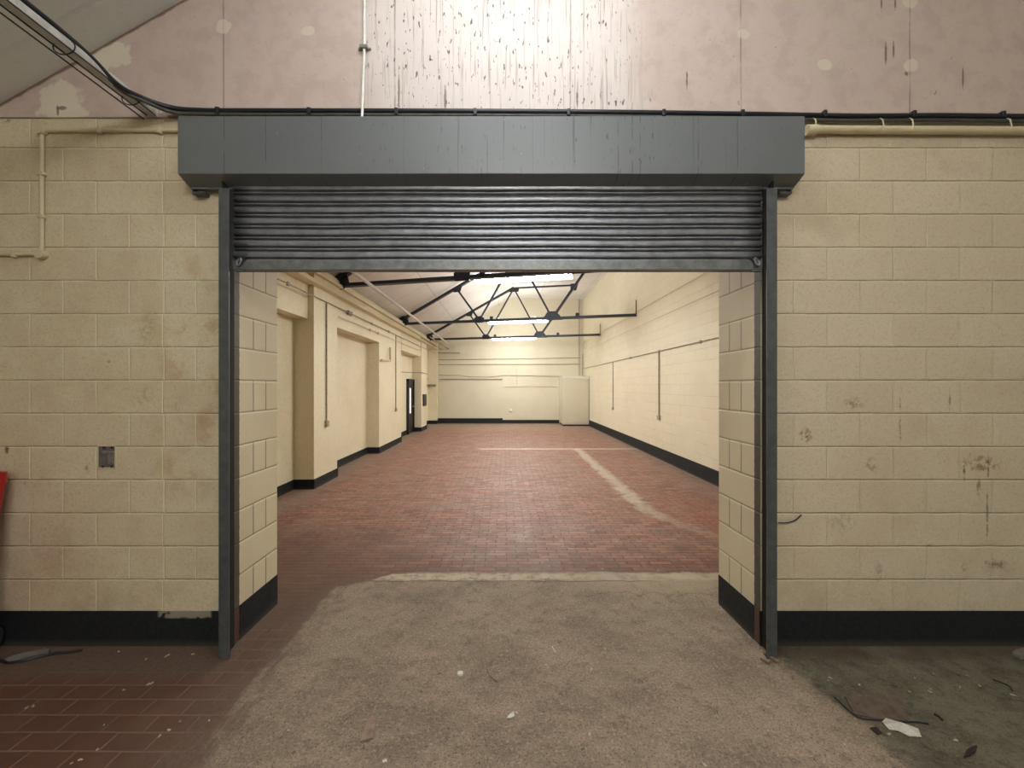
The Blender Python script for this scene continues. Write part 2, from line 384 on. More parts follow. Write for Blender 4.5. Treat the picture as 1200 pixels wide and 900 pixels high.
# ------------------------------------------------------------------ mesh helpers
def new(name, bm, mat, parent=None, smooth=False, bevel=0.):
    me = bpy.data.meshes.new(name); bm.normal_update(); bm.to_mesh(me); bm.free()
    for m in (mat if isinstance(mat, (list, tuple)) else [mat]): me.materials.append(m)
    o = bpy.data.objects.new(name, me); COL.objects.link(o)
    if parent is not None:
        o.parent = parent; o.matrix_parent_inverse = Matrix.Translation(parent.location).inverted() if parent.type == 'EMPTY' and False else Matrix()
    if smooth:
        for p in me.polygons: p.use_smooth = True
        me.set_sharp_from_angle(angle=math.radians(40))
    if bevel:
        b = o.modifiers.new('bevel', 'BEVEL'); b.width = bevel; b.segments = 2; b.limit_method = 'ANGLE'
    return o
def box(bm, x0, x1, y0, y1, z0, z1, mi=0):
    v = [bm.verts.new(p) for p in ((x0,y0,z0),(x1,y0,z0),(x1,y1,z0),(x0,y1,z0),(x0,y0,z1),(x1,y0,z1),(x1,y1,z1),(x0,y1,z1))]
    fs = []
    for q in ((3,2,1,0),(4,5,6,7),(0,1,5,4),(1,2,6,5),(2,3,7,6),(3,0,4,7)):
        f = bm.faces.new([v[i] for i in q]); f.material_index = mi; fs.append(f)
    return v, fs
def bar(bm, a, b, w, h, up=(0, 0, 1)):
    """rectangular bar from a to b, w across, h along 'up'"""
    a, b = Vector(a), Vector(b); d = (b - a).normalized(); upv = Vector(up)
    s = d.cross(upv).normalized(); u = s.cross(d).normalized()
    vs = []
    for p in (a, b):
        for (i, j) in ((-1,-1),(1,-1),(1,1),(-1,1)): vs.append(bm.verts.new(p + s * (i * w / 2) + u * (j * h / 2)))
    for q in ((0,1,2,3),(7,6,5,4),(0,4,5,1),(1,5,6,2),(2,6,7,3),(3,7,4,0)): bm.faces.new([vs[i] for i in q])
def tube(bm, pts, r, seg=10, cap=True):
    pts = [Vector(p) for p in pts]; rings = []
    n = len(pts); up = Vector((0, 0, 1))
    for i, p in enumerate(pts):
        d = (pts[min(i + 1, n - 1)] - pts[max(i - 1, 0)]).normalized()
        ref = up if abs(d.z) < .95 else Vector((1, 0, 0))
        if i == 0: s = d.cross(ref).normalized()
        else: s = (s - d * s.dot(d)).normalized()
        t = d.cross(s)
        rr = r[i] if isinstance(r, (list, tuple)) else r
        rings.append([bm.verts.new(p + (s * math.cos(a) + t * math.sin(a)) * rr) for a in (2 * math.pi * k / seg for k in range(seg))])
    for a, b in zip(rings, rings[1:]):
        for k in range(seg): bm.faces.new((a[k], a[(k + 1) % seg], b[(k + 1) % seg], b[k]))
    if cap: bm.faces.new(rings[0][::-1]); bm.faces.new(rings[-1])
def prism(bm, poly, d):
    """extrude polygon (list of Vector) by vector d"""
    d = Vector(d); a = [bm.verts.new(Vector(p)) for p in poly]; b = [bm.verts.new(Vector(p) + d) for p in poly]
    n = len(a)
    bm.faces.new(a[::-1]); bm.faces.new(b)
    for i in range(n): bm.faces.new((a[i], a[(i + 1) % n], b[(i + 1) % n], b[i]))
def disc(bm, c, r, d, seg=16): tube(bm, [Vector(c), Vector(c) + Vector(d)], r, seg)
def spline(pts, k=8):
    P = [Vector(p) for p in pts]; P = [P[0] * 2 - P[1]] + P + [P[-1] * 2 - P[-2]]; out = []
    for i in range(1, len(P) - 2):
        for j in range(k):
            t = j / k; a, b, c, d = P[i-1], P[i], P[i+1], P[i+2]
            out.append(.5 * ((2*b) + (-a + c)*t + (2*a - 5*b + 4*c - d)*t*t + (-a + 3*b - 3*c + d)*t**3))
    out.append(P[-2]); return out
def B(): return bmesh.new()
def struct(o, label=None):
    o['kind'] = 'structure'
    if label: o['label'] = label
    return o
def tag(o, label, cat, group=None, kind=None):
    o['label'] = label; o['category'] = cat
    if group: o['group'] = group
    if kind: o['kind'] = kind
    return o
def thing(name, label, cat, group=None, loc=(0, 0, 0), rz=0.):
    o = bpy.data.objects.new(name, None); COL.objects.link(o); o.location = loc; o.rotation_euler = (0, 0, rz); o.empty_display_size = .1
    return tag(o, label, cat, group)
def wthing(name, label, cat, group, at):
    """empty at a world position whose parts are written in world coordinates"""
    return thing(name, label, cat, group, at)
def wpart(name, bm, mat, parent, **k):
    root = parent
    off = Vector()
    while root is not None: off += root.location; root = root.parent
    bmesh.ops.translate(bm, verts=bm.verts, vec=-off)
    return new(name, bm, mat, parent, **k)

# ------------------------------------------------------------------ the shell
LX, RX, BY = -4.25, 5.6, -6.0       # front room
bm = B(); box(bm, LX - .2, RX + .2, BY - .2, YFAR + .2, -.12, 0.)
struct(new('floor', bm, M['floor']), 'brick paviors and dusty concrete floor')

WT = 3.572     # top of the blockwork
bm = B()
def wallbox(x0, x1, z0, z1, rev=None):
    v, fs = box(bm, x0, x1, YW, YB, z0, z1)
    for f in fs:
        f.normal_update(); n = f.normal
        if abs(n.x) > .5 and rev and ((n.x > 0) == (rev > 0)): f.material_index = 1
        elif n.y > .5 or (n.z < -.5 and z0 > 1): f.material_index = 2
wallbox(LX - .2, XL, 0, WT, 1); wallbox(XR, RX + .2, 0, WT, -1); wallbox(XL, XR, 3.2, WT)
struct(new('wall_middle', bm, [M['front'], M['reveal'], M['far']]), 'cream painted block wall with the shutter opening')
bm = B(); box(bm, LX - .2, RX + .2, YW - .012, YB, WT + .003, 7.0)
struct(new('wall_gable', bm, M['gable']), 'pink plasterboard gable streaked with black drips')
def roofz(x): return 3.68 + (x + 3.38) * .566
bm = B(); xa = 1.9
prism(bm, [(LX - .2, BY, roofz(LX - .2)), (xa, BY, roofz(xa)), (xa, BY, roofz(xa) + .1), (LX - .2, BY, roofz(LX - .2) + .1)], (0, YW - .012 - BY, 0))
prism(bm, [(xa, BY, roofz(xa)), (RX + .2, BY, roofz(xa) - (RX + .2 - xa) * .566), (RX + .2, BY, roofz(xa) - (RX + .2 - xa) * .566 + .1), (xa, BY, roofz(xa) + .1)], (0, YW - .012 - BY, 0))
struct(new('ceiling', bm, M['ceil_front']), 'sloping grey roof lining of the near room')
bm = B(); box(bm, LX - .2, LX, BY, YW, 0, roofz(LX)); struct(new('wall_left', bm, M['far']))
bm = B(); box(bm, RX, RX + .2, BY, YW, 0, 4.7); struct(new('wall_right', bm, M['far']))
bm = B(); box(bm, LX - .2, RX + .2, BY - .2, BY, 0, 7.0); struct(new('wall_back', bm, M['far']))

# far room, left wall with piers and recesses
REC = -3.62; HEAD = 2.92; EAVE = 3.86
segs = [(YB, 6.73, REC, -3.38), (6.73, 7.66, -3.28, -3.28), (7.66, 10.3, REC, -3.30), (10.3, 12.5, -3.31, -3.31),
        (12.5, 15.3, REC, -3.30), (15.3, 16.35, -3.27, -3.27), (16.35, 18.4, REC, REC), (18.4, YFAR, -3.2, -3.2)]
bm = B()
for (a, b, x, xh) in segs:
    if x == xh: box(bm, -3.95, x, a, b, 0, EAVE)
    else: box(bm, -3.95, x, a, b, 0, HEAD); box(bm, -3.95, xh, a, b, HEAD, EAVE)
struct(new('wall_far_left', bm, M['left']), 'cream rendered wall with piers and recessed bays')
bm = B(); h = .165; t = .014
for (a, b, x, xh) in segs:
    box(bm, x - .02, x + t, a, b, 0, h)
for (y, x0, x1) in ((6.73, REC, -3.28), (10.3, REC, -3.31), (15.3, REC, -3.27), (18.4, REC, -3.2)): box(bm, x0, x1 + t, y - t, y + .01, 0, h)
for (y, x0, x1) in ((7.66, REC, -3.28), (12.5, REC, -3.31), (16.35, REC, -3.27)): box(bm, x0, x1 + t, y - .01, y + t, 0, h)
struct(new('baseboard_far_left', bm, M['skirt']), 'black painted plinth around the piers')
bm = B(); box(bm, -3.95, -3.17, YB, 18.4, 3.50, 3.56); box(bm, -3.95, -3.22, YB, 18.4, 3.70, 3.76)
struct(new('trim_1', bm, M['left']), 'cream ledges along the top of the far left wall')
# far room, right wall
bm = B(); box(bm, 3.75, 4.1, YB, YFAR, 0, 3.44); box(bm, 3.735, 4.1, YB, YFAR, 3.44, 3.87); box(bm, 3.715, 4.1, YB, YFAR, 3.87, 6.1)
struct(new('wall_far_right', bm, M['right']), 'tall cream blockwork wall')
bm = B(); box(bm, 3.736, 3.76, YB, YFAR, 0, .27); struct(new('baseboard_far_right', bm, M['skirt']))
bm = B(); box(bm, -3.95, 4.1, YFAR, YFAR + .2, 0, 6.2); struct(new('wall_far', bm, M['far']), 'cream end wall')
bm = B(); box(bm, -3.2, -.12, YFAR - .035, YFAR + .01, 0, .25); box(bm, -.12, 2.57, YFAR - .014, YFAR + .01, 0, .17)
struct(new('baseboard_far', bm, M['skirt']))
bm = B()
prism(bm, [(-3.95, YB, 3.68), (.35, YB, 5.96), (.35, YB, 6.06), (-3.95, YB, 3.78)], (0, YFAR - YB, 0))
prism(bm, [(.35, YB, 5.96), (4.1, YB, 5.90), (4.1, YB, 6.0), (.35, YB, 6.06)], (0, YFAR - YB, 0))
struct(new('ceiling_far', bm, M['ceil']), 'white roof lining of the far room')
# skirtings of the dividing wall
bm = B(); box(bm, LX, XL, YW - .004, YW + .01, 0, .238); box(bm, XL - .01, XL + .004, YW + .065, YB, 0, .238)
struct(new('baseboard_left', bm, M['skirt']), 'black painted base of the wall left of the opening')
bm = B(); box(bm, XR, RX, YW - .004, YW + .01, 0, .238); box(bm, XR - .004, XR + .01, YW + .065, YB, 0, .238)
struct(new('baseboard_right', bm, M['skirt']), 'black painted base of the wall right of the opening')

# ------------------------------------------------------------------ roller shutter
SH = wthing('roller_shutter', 'grey steel roller shutter rolled up in its long housing above the doorway', 'roller shutter', None, (-.05, 2.6, 3.02))
hx0, hx1 = X_of(208.5, 2.5), X_of(943, 2.5)
zt, zb, zk = CZ + 317 / F * 2.5, CZ + 249.5 / F * 2.5, CZ + 233.5 / F * 2.6
bm = B()     # folded sheet: front, top, tilted underside with a return
prof = [(2.5, zt), (2.5, zb), (2.60, zk), (2.60, zk - .012), (2.612, zk - .012), (2.612, zt - .02), (2.64, zt - .02), (2.64, zt)]
prism(bm, [(hx0, y, z) for y, z in prof[::-1]], (hx1 - hx0, 0, 0))
hous = wpart('housing', bm, M['housing'], SH, bevel=.003)
for s, x in ((-1, hx0), (1, hx1)):
    bm = B(); xi = x - s * .003
    prism(bm, [(xi, y, z) for y, z in ((2.503, zt - .003), (2.503, zb + .002), (2.60, zk - .004), (2.658, zk - .03), (2.658, zt - .003))], (s * .006, 0, 0))
    wpart('end_plate', bm, M['housing'], SH)
    bm = B(); xx = x - s * .085      # bracket foot that shows under each end of the housing
    box(bm, min(xx, x - s * .004), max(xx, x - s * .004), 2.604, 2.657, zk - .040, zk - .024); wpart('bracket', bm, M['guide'], SH)
# curtain of curved interlocking slats
gx0, gx1 = -1.80, 1.70
z0c, z1c = 2.585, 3.13; pitch = .0745
prof = []
n = int((z1c - z0c) / pitch) + 1
for i in range(n):
    zc = z0c + i * pitch
    for (dy, dz) in ((.015, 0.), (.003, .0015), (-.008, .007), (-.007, .013), (.006, .0175), (.015, .0200), (.005, .024), (-.0105, .030), (-.0135, .041), (-.0125, .052), (-.006, .063), (.004, .069), (.013, .0725)):
        prof.append((2.607 + dy, zc + dz))
bm = B(); rows = []
nx = 24
for (y, z) in prof: rows.append([bm.verts.new((gx0 + (gx1 - gx0) * k / nx, y + .0008 * math.sin(k * 2.1 + z * 40), z + .0012 * math.sin(k * .9 + 1))) for k in range(nx + 1)])
for a, b in zip(rows, rows[1:]):
    for k in range(nx): bm.faces.new((a[k], a[k + 1], b[k + 1], b[k]))
cur = wpart('curtain', bm, M['slat'], SH, smooth=True)
sm = cur.modifiers.new('thick', 'SOLIDIFY'); sm.thickness = .0015; sm.offset = 1
bm = B(); box(bm, gx0, gx1, 2.592, 2.602, 2.535, 2.592); box(bm, gx0 + .02, gx1 - .02, 2.575, 2.635, 2.524, 2.534)
wpart('bottom_rail', bm, M['rail'], SH, bevel=.0015)
# guide rails: deep channel with a slot facing the opening
for s, x in ((-1, X_of(256.5, 2.53)), (1, X_of(910.5, 2.53))):
    bm = B(); xi = x - s * .066
    a, b = sorted((x, xi))
    box(bm, a, b, 2.527, 2.535, 0.002, 3.035)                 # front flange
    a, b = sorted((x, x - s * .006)); box(bm, a, b, 2.535, 2.657, 0.002, 3.035)   # web
    g = wpart('guide_rail', bm, M['guide'], SH, bevel=.001)
    bm = B(); a, b = sorted((x - s * .008, xi + s * .004)); box(bm, a, b, 2.537, 2.545, .003, 3.03)
    a, b = sorted((x - s * .008, x - s * .012)); box(bm, a, b, 2.650, 2.657, .003, 3.09)
    box(bm, *sorted((x - s * .008, x - s * .014)), 2.545, 2.650, .003, 3.09)
    wpart('slot_shade', bm, M['guide_dark'], g)  # black strips put in to paint the shade inside the slot
    # sliding lock at the end of the bottom rail
    cx = xi - s * .040; bm = B()
    bar(bm, (cx - s * -.020, 2.585, 2.545), (cx - s * .028, 2.585, 2.60), .004, .030, up=(0, 1, 0))
    box(bm, cx - .03, cx + .03, 2.572, 2.592, 2.512, 2.530)
    lk = wpart('lock_hasp', bm, M['guide'], SH)
    bm = B(); ring = []
    for k in range(17):
        a = 2 * math.pi * k / 16; u, v = .012 * math.cos(a), .026 * math.sin(a); ca, sa = math.cos(s * .45), math.sin(s * .45)
        ring.append((cx + u * ca - v * sa, 2.565, 2.572 + u * sa + v * ca))
    tube(bm, ring, .0045, 8, False); wpart('shackle', bm, M['slat'], lk, smooth=True)

# ------------------------------------------------------------------ services on the near side
# cream conduit, left
cd = wthing('conduit', 'cream painted conduit bending down the left block wall beside the shutter housing', 'conduit', None, (-3.1, YW, 3.48))
xv = X_of(52); zh = Z_of(154.5); zl = Z_of(299); yc = YW - .014
bm = B(); tube(bm, [(X_of(213), yc, zh), (xv + .03, yc, zh)], .013); wpart('pipe', bm, M['pipe_cream'], cd, smooth=True)
bm = B(); tube(bm, [(xv, yc, zh - .03), (xv, yc, zl + .03)], .013); wpart('pipe', bm, M['pipe_cream'], cd, smooth=True)
bm = B(); tube(bm, [(xv - .03, yc, zl), (LX + .02, yc, zl)], .011); wpart('pipe', bm, M['pipe_cream'], cd, smooth=True)
for z in (zh, zl):
    bm = B(); tube(bm, [(xv, YW - .001, z), (xv, YW - .036, z)], .031, 20); wpart('junction_box', bm, M['pipe_cream'], cd, smooth=True)
for (x, z, hz) in ((X_of(120), zh, 1), (X_of(190), zh, 1), (xv, Z_of(205), 0), (xv, Z_of(255), 0), (X_of(20), zl, 1)):
    bm = B(); w = .012
    if hz: box(bm, x - w, x + w, YW - .030, YW - .001, z - .022, z + .022)
    else: box(bm, x - .022, x + .022, YW - .030, YW - .001, z - w, z + w)
    wpart('saddle_clip', bm, M['pipe_cream'], cd, bevel=.004)
# fat cream pipe, right
pp = wthing('pipe', 'thick cream painted pipe running along the wall top right of the housing', 'pipe', None, (2.1, YW, 3.46))
zp = Z_of(155.5)
bm = B(); tube(bm, [(X_of(953, 2.6), YW - .032, zp), (RX - .01, YW - .032, zp - .02)], .025, 20); wpart('pipe_run', bm, M['pipe_cream'], pp, smooth=True)
bm = B(); tube(bm, [(X_of(948, 2.6), YW - .034, zp - .006), (X_of(960, 2.6), YW - .034, zp - .006)], .034, 24); wpart('end_cap', bm, M['pipe_cream'], pp, smooth=True)
for px in (957, 1036, 1071, 1186):
    bm = B(); x = X_of(px, 2.6); tube(bm, [(x, YW - .01, zp + .10), (x, YW - .05, zp + .055), (x, YW - .060, zp), (x, YW - .05, zp - .02)], .004, 8)
    wpart('strap', bm, M['pipe_cream'], pp, smooth=True)
# trunking, near room
tr = wthing('cable_trunking', 'galvanised cable trunking under the sloping grey ceiling running into the wall', 'trunking', None, (-2.37, 2.6, 3.57))
bm = B(); bar(bm, (-2.37, -5.9, 3.60), (-2.37, 2.65, 3.60), .055, .045); wpart('channel', bm, M['trunk'], tr, bevel=.002)
bm = B(); bar(bm, (-2.37 + .029, -5.9, 3.574), (-2.37 + .029, 2.63, 3.574), .004, .006); bar(bm, (-2.402, -5.9, 3.574), (-2.402, 2.63, 3.574), .004, .008)
wpart('lip', bm, M['cable'], tr)
bm = B(); tube(bm, [(-2.435, -5.9, 3.56), (-2.435, 2.645, 3.56)], .0045); wpart('earth_cable', bm, M['cable_grey'], tr, smooth=True)
for y in (.9, 2.12, 2.50):
    bm = B(); ring = [(-2.37 + .06 * math.cos(a) - .012, y, 3.592 + .042 * math.sin(a)) for a in (2 * math.pi * k / 16 for k in range(17))]
    tube(bm, ring, .0035, 6, False); wpart('cable_tie', bm, M['cable'], tr)
# black cables
def cable(name, label, pts, r, clips, mat, clipr=.017):
    e = wthing(name, label, 'cable', None, (-1.5, YW, 3.6))
    bm = B(); tube(bm, spline(pts, 8), r, 10); wpart('sheath', bm, mat, e, smooth=True)
    for (x, z, up) in clips:
        bm = B(); box(bm, x - .011, x + .011, YW - .052, YW - .013, z - .02, z + .024)
        tube(bm, [(x + .004, YW - .040, z + up), (x + .004, YW - .013, z + up)], .013, 12)
        wpart('clip', bm, mat, e, bevel=.003)
    return e
def wz(px, py): return (X_of(px, 2.63), 2.63, Z_of(py, 2.63))
upc = [(-2.36, -3., 3.642), (-2.36, 1.2, 3.642), (-2.355, 2.1, 3.640), (X_of(135, 2.36), 2.36, Z_of(97, 2.36)), (X_of(165, 2.50), 2.50, Z_of(114, 2.50)), (X_of(200, 2.6), 2.6, Z_of(126, 2.6)), wz(235, 129.5), wz(300, 129.8), wz(420, 130), wz(560, 130.5), wz(700, 131.5), wz(860, 133.5), wz(1000, 136), wz(1100, 135.5), wz(1200, 136.5), (4.6, 2.63, 3.56)]
cable('cable', 'thick black cable sweeping off the trunking and along the top edge of the housing', upc, .016,
      [(X_of(p, 2.63), Z_of(131.5 + (p - 256) * .005, 2.63), .018) for p in (256, 363, 465, 557, 666, 777, 869, 965, 1069, 1173)], M['cable'])
loc_ = [(-2.39, -3., 3.637), (-2.39, 1.2, 3.637), (-2.375, 2.15, 3.637), (X_of(140, 2.40), 2.40, Z_of(104, 2.40)), (X_of(170, 2.50), 2.50, Z_of(119, 2.50)), (X_of(200, 2.6), 2.6, Z_of(131, 2.6)), wz(230, 133.5), wz(300, 134.5), wz(420, 134.8), wz(560, 135.3), wz(700, 136.3), wz(860, 138.5), wz(950, 140.5), wz(1000, 141.5), wz(1100, 141), wz(1200, 142), (4.6, 2.63, 3.53)]
cable('cable', 'thinner dusty cable just beneath the thick black one above the pale pipe', loc_, .0115, [], M['cable_grey'])
# white conduit
wc = wthing('conduit', 'thin white conduit dropping down the pink gable to the shutter housing', 'conduit', None, (X_of(428), 2.63, 3.7))
bm = B(); tube(bm, spline([(X_of(429), 2.632, 5.0), (X_of(429), 2.632, 4.4), (X_of(428.5), 2.632, 4.0), (X_of(427.5), 2.625, 3.75), (X_of(424.5, 2.59), 2.59, 3.56), (X_of(424, 2.585), 2.585, 3.50)], 6), .0085, 10); wpart('pipe', bm, M['pvc'], wc, smooth=True)
bm = B(); box(bm, X_of(424), X_of(433), 2.616, 2.647, Z_of(62), Z_of(58)); tube(bm, [(X_of(422.5), 2.647, Z_of(60)), (X_of(422.5), 2.638, Z_of(60))], .009); tube(bm, [(X_of(434.5), 2.647, Z_of(60)), (X_of(434.5), 2.638, Z_of(60))], .009)
wpart('clip', bm, M['pipe_grey'], wc, bevel=.002)
# remains of a socket
sb = wthing('socket_back_box', 'rusty open metal back box of a missing socket in the left block wall', 'back box', None, (X_of(124), YW, Z_of(535)))
x0, x1, z0, z1 = X_of(115), X_of(136.5), Z_of(548.5), Z_of(522)
bm = B()
for q in ((x0, x1, z0, z0 + .006), (x0, x1, z1 - .006, z1), (x0, x0 + .006, z0, z1), (x1 - .006, x1, z0, z1)): box(bm, q[0], q[1], YW - .008, YW + .003, q[2], q[3])
wpart('rim', bm, M['pipe_cream'], sb)
bm = B(); box(bm, x0 + .004, x1 - .004, YW - .003, YW + .003, z0 + .004, z1 - .004); wpart('back_plate', bm, M['box_metal'], sb)
bm = B(); box(bm, x0 + .03, x1 - .006, YW - .006, YW, z1 - .052, z1 - .036); box(bm, x0 + .07, x1 - .01, YW - .005, YW, z0 + .03, z1 - .06); wpart('flap', bm, M['pipe_grey'], sb)
for (dx, dz) in ((.04, .012), (.1, .012), (.045, .14), (.1, .14)): bm = B(); tube(bm, [(x0 + dx, YW - .010, z0 + dz), (x0 + dx, YW, z0 + dz)], .008, 10); wpart('knockout', bm, M['darkbit'], sb)
# curl of wire on the right wall
bm = B(); tube(bm, spline([(X_of(911), YW - .010, Z_of(612)), (X_of(920), YW - .012, Z_of(612)), (X_of(930), YW - .013, Z_of(609)), (X_of(938), YW - .008, Z_of(603))], 5), .004, 8)
tag(new('wire', bm, M['cable'], smooth=True), 'short curl of black wire sticking out beside the right guide rail', 'wire')

# red bin
rb = thing('wheelie_bin', 'red plastic wheelie bin at the left edge against the block wall', 'bin', None, (-3.615, 2.30, 0))
def tub(bm, w0, d0, w1, d1, z0, z1, t=.012):
    rings = []
    for (w, d, z) in ((w0, d0, z0), (w1, d1, z1), (w1 - t, d1 - t, z1), (w0 - t, d0 - t, z0 + t)):
        ring = []
        for (sx, sy) in ((-1, -1), (1, -1), (1, 1), (-1, 1)):
            for k in range(5):
                a = math.atan2(sy, sx) - math.pi / 4 + k * math.pi / 8; r = .035
                ring.append(bm.verts.new((sx * (w - r) + r * math.cos(a), sy * (d - r) + r * math.sin(a), z)))
        rings.append(ring)
    for a, b in zip(rings, rings[1:]):
        for k in range(20): bm.faces.new((a[k], a[(k + 1) % 20], b[(k + 1) % 20], b[k]))
    bm.faces.new(rings[0][::-1]); bm.faces.new(rings[-1])
bm = B(); tub(bm, .262, .225, .335, .297, .06, 1.15); new('body', bm, M['red'], rb, smooth=True)
bm = B(); tub(bm, .338, .30, .340, .302, 1.12, 1.195); new('rim', bm, M['red'], rb, smooth=True)
bm = B(); tub(bm, .318, .28, .30, .26, 1.18, 1.215); new('lid', bm, M['red'], rb, smooth=True)
for s in (-1, 1):
    bm = B(); tube(bm, [(s * .20, .235, .10), (s * .25, .235, .10)], .10, 24); new('wheel', bm, M['rubber'], rb, smooth=True)

# ------------------------------------------------------------------ trusses
SK = -.224
def truss(label, YL):
    e = thing('roof_truss', label, 'roof truss', 'dark blue steel roof trusses of the far room', (-3.58, YL, 3.78))
    # local frame: x across the room following the skew, z up from the tie
    def P(x, z, dy=0.): return Vector((x + 3.58, SK * (x + 3.58) + dy, z - 3.78))
    dirx = (P(1, 0) - P(0, 0)).normalized(); nrm = Vector((-dirx.y, dirx.x, 0)).normalized()
    xe_ = 0
    def angle(name, a, b, leg, fl):
        bm = B(); A, Bv = P(*a), P(*b)
        d = (Bv - A).normalized(); up = nrm.cross(d).normalized()
        if up.z < 0: up = -up
        bar(bm, A, Bv, .016, leg, up=up)
        off = -up * (leg / 2)
        bar(bm, A + off, Bv + off, fl, .010, up=up)
        new(name, bm, M['truss'], e)
    xe = 3.705
    angle('tie_beam', (-3.56, 3.78), (xe, 3.78), .075, .12)
    angle('rafter', (-3.56, 3.80), (.35, 5.80), .085, .11)
    angle('top_chord', (.35, 5.78), (2.75, 5.76), .06, .07)
    angle('strut', (1.40, 3.80), (2.75, 5.74), .07, .09)
    angle('strut', (-.79, 3.80), (-1.50, 4.80), .05, .06)
    angle('strut', (-.79, 3.80), (.33, 5.74), .05, .06)
    angle('strut', (1.38, 3.80), (.37, 5.74), .05, .06)
    angle('hanger', (3.695, 3.78), (3.695, 4.2), .018, .018)
    def plate(pts):
        bm = B(); prism(bm, [P(x, z) - nrm * .013 for x, z in pts], nrm * .026)
        new('gusset_plate', bm, M['truss'], e)
    plate([(-3.565, 3.66), (-3.22, 3.70), (-3.10, 3.82), (-3.14, 4.02), (-3.28, 4.03), (-3.50, 3.90)])
    plate([(-.94, 3.72), (-.66, 3.72), (-.64, 3.86), (-.74, 3.92), (-.88, 3.92), (-.96, 3.86)])
    plate([(1.08, 3.72), (1.70, 3.72), (1.60, 3.86), (1.50, 3.98), (1.26, 3.98), (1.18, 3.86)])
    plate([(-1.62, 4.70), (-1.40, 4.70), (-1.34, 4.88), (-1.56, 4.82)])
    plate([(.16, 5.62), (.54, 5.62), (.58, 5.80), (.14, 5.70)])
    plate([(2.58, 5.55), (2.80, 5.55), (2.88, 5.82), (2.58, 5.82)])
    for x in (-.42, 2.10):
        bm = B(); c = P(x, 3.85); box(bm, c.x - .05, c.x + .05, c.y - .04, c.y + .04, c.z - .05, c.z + .05); new('bracket', bm, M['truss'], e, bevel=.006)
truss('dark blue steel roof truss nearest the shutter, mostly cut off by it', 7.9)
truss('middle dark blue steel roof truss, with the widest gusset plate in full view', 12.7)
truss('farthest dark blue steel roof truss, nearest the end wall', 16.9)

# lamps hung on the far side of each tie
def lamp(label, x, y, z, rz, mat, half, w=.08, hh=.04, group=None, gap=0.):
    e = thing('fluorescent_light', label, 'ceiling light', group, (x, y, z), rz)
    bm = B(); box(bm, -half, half, -w * .35, w * .35, hh + .001, hh + .035); new('body', bm, M['lampbody'], e, bevel=.004)
    bm = B(); n = 10; ring0 = []
    pr = [(w * math.cos(math.pi + math.pi * k / n), hh * .2 + (hh * 1.1) * math.sin(math.pi + math.pi * k / n)) for k in range(n + 1)] + [(w, hh), (-w, hh)]
    prism(bm, [(-half + .02, a, b) for a, b in pr], (2 * half - .04, 0, 0)); new('diffuser', bm, mat, e)
    for s in (-1, 1):
        bm = B(); prism(bm, [(s * (half - .019), a * 1.04, b * 1.04) for a, b in pr], (s * .02, 0, 0)); new('end_cap', bm, M['lampbody'], e)
        bm = B(); tube(bm, [(s * half * .6, 0, hh + .03), ((s * half * .6, -gap, hh + .03) if gap else (s * half * .6, 0, hh + .30))], .008, 6); new('suspension_rod', bm, M['truss'] if gap else M['lampbody'], e)
ang = math.atan(SK)
G = 'fluorescent lights hung along the far room'
lamp('largest lit fluorescent light, just under the raised shutter', .33, 7.9 + SK * 3.91 + .36, 3.78, ang, M['lamp'], .94, w=.095, hh=.05, group=G, gap=.30)
lamp('middle one of the three lit fluorescent lights beside the middle truss', .40, 12.7 + SK * 3.98 + .30, 3.76, ang, M['lamp'], .94, w=.095, hh=.05, group=G, gap=.30)
lamp('smallest lit fluorescent light by the farthest truss', .38, 16.9 + SK * 3.98 + .30, 3.75, ang, M['lamp'], .94, w=.095, hh=.05, group=G, gap=.30)
lamp('fluorescent light of the near room above the opening', 0.10, 1.50, 4.95, 0., M['lamp_front'], .75)
lamp('nearer fluorescent light of the near room behind the viewer', .3, -1.2, 4.5, 0., M['lamp_rear'], .9)
lamp('farther fluorescent light of the near room behind the viewer', .3, -4.2, 4.5, 0., M['lamp_rear'], .9)

# ------------------------------------------------------------------ services of the far room
def pipe(name, label, pts, r, mat=None, boxes=(), group=None, cat='pipe'):
    o = wthing(name, label, cat, group, tuple(pts[0]))
    bm = B(); tube(bm, pts, r, 8); wpart('pipe_run', bm, mat or M['pipe_tan'], o, smooth=True)
    for (x, y, z, sx, sy, sz) in boxes:
        bm = B(); box(bm, x - sx, x + sx, y - sy, y + sy, z - sz, z + sz); wpart('switch_box', bm, mat or M['pipe_tan'], o, bevel=.004)
    return o
pipe('cable_trunking', 'pale trunking running the length of the far room under the trusses', [(-2.44, YB, 3.60), (-2.44, 18.69, 3.60)], .032, M['trunk'], cat='trunking')
pipe('conduit', 'thin cable pipe nearest the left eaves, running to the end wall', [(-3.02, 14.2, 3.52), (-3.02, 18.69, 3.52)], .022)
pipe('conduit', 'thin pipe between the trunking and the eaves pipe at the end wall', [(-2.72, 14.2, 3.55), (-2.72, 18.69, 3.55)], .022)
pipe('pipe', 'short horizontal bar at the top left of the end wall', [(-3.19, 18.64, 3.36), (-2.15, 18.64, 3.36)], .03)
xs = -3.262
pipe('conduit', 'conduit running high along the left wall of the far room', [(xs, 3.3, 3.30), (xs, 18.3, 3.30)], .012, boxes=[(xs, y, 3.30, .015, .03, .03) for y in (5.9, 8.2, 9.6, 11.)])
pipe('conduit', 'second conduit below the high one on the left wall', [(-3.255, 7.7, 3.13), (-3.255, 15.2, 3.13)], .009, M['pipe_cream'], boxes=[(-3.26, y, 3.13, .015, .04, .03) for y in (9.5, 10.1)])
pipe('conduit', 'vertical conduit ending in a socket on the nearest pier', [(-3.266, 7.18, 3.30), (-3.266, 7.18, 1.1)], .014, boxes=[(-3.258, 7.18, 1.08, .022, .05, .055)])
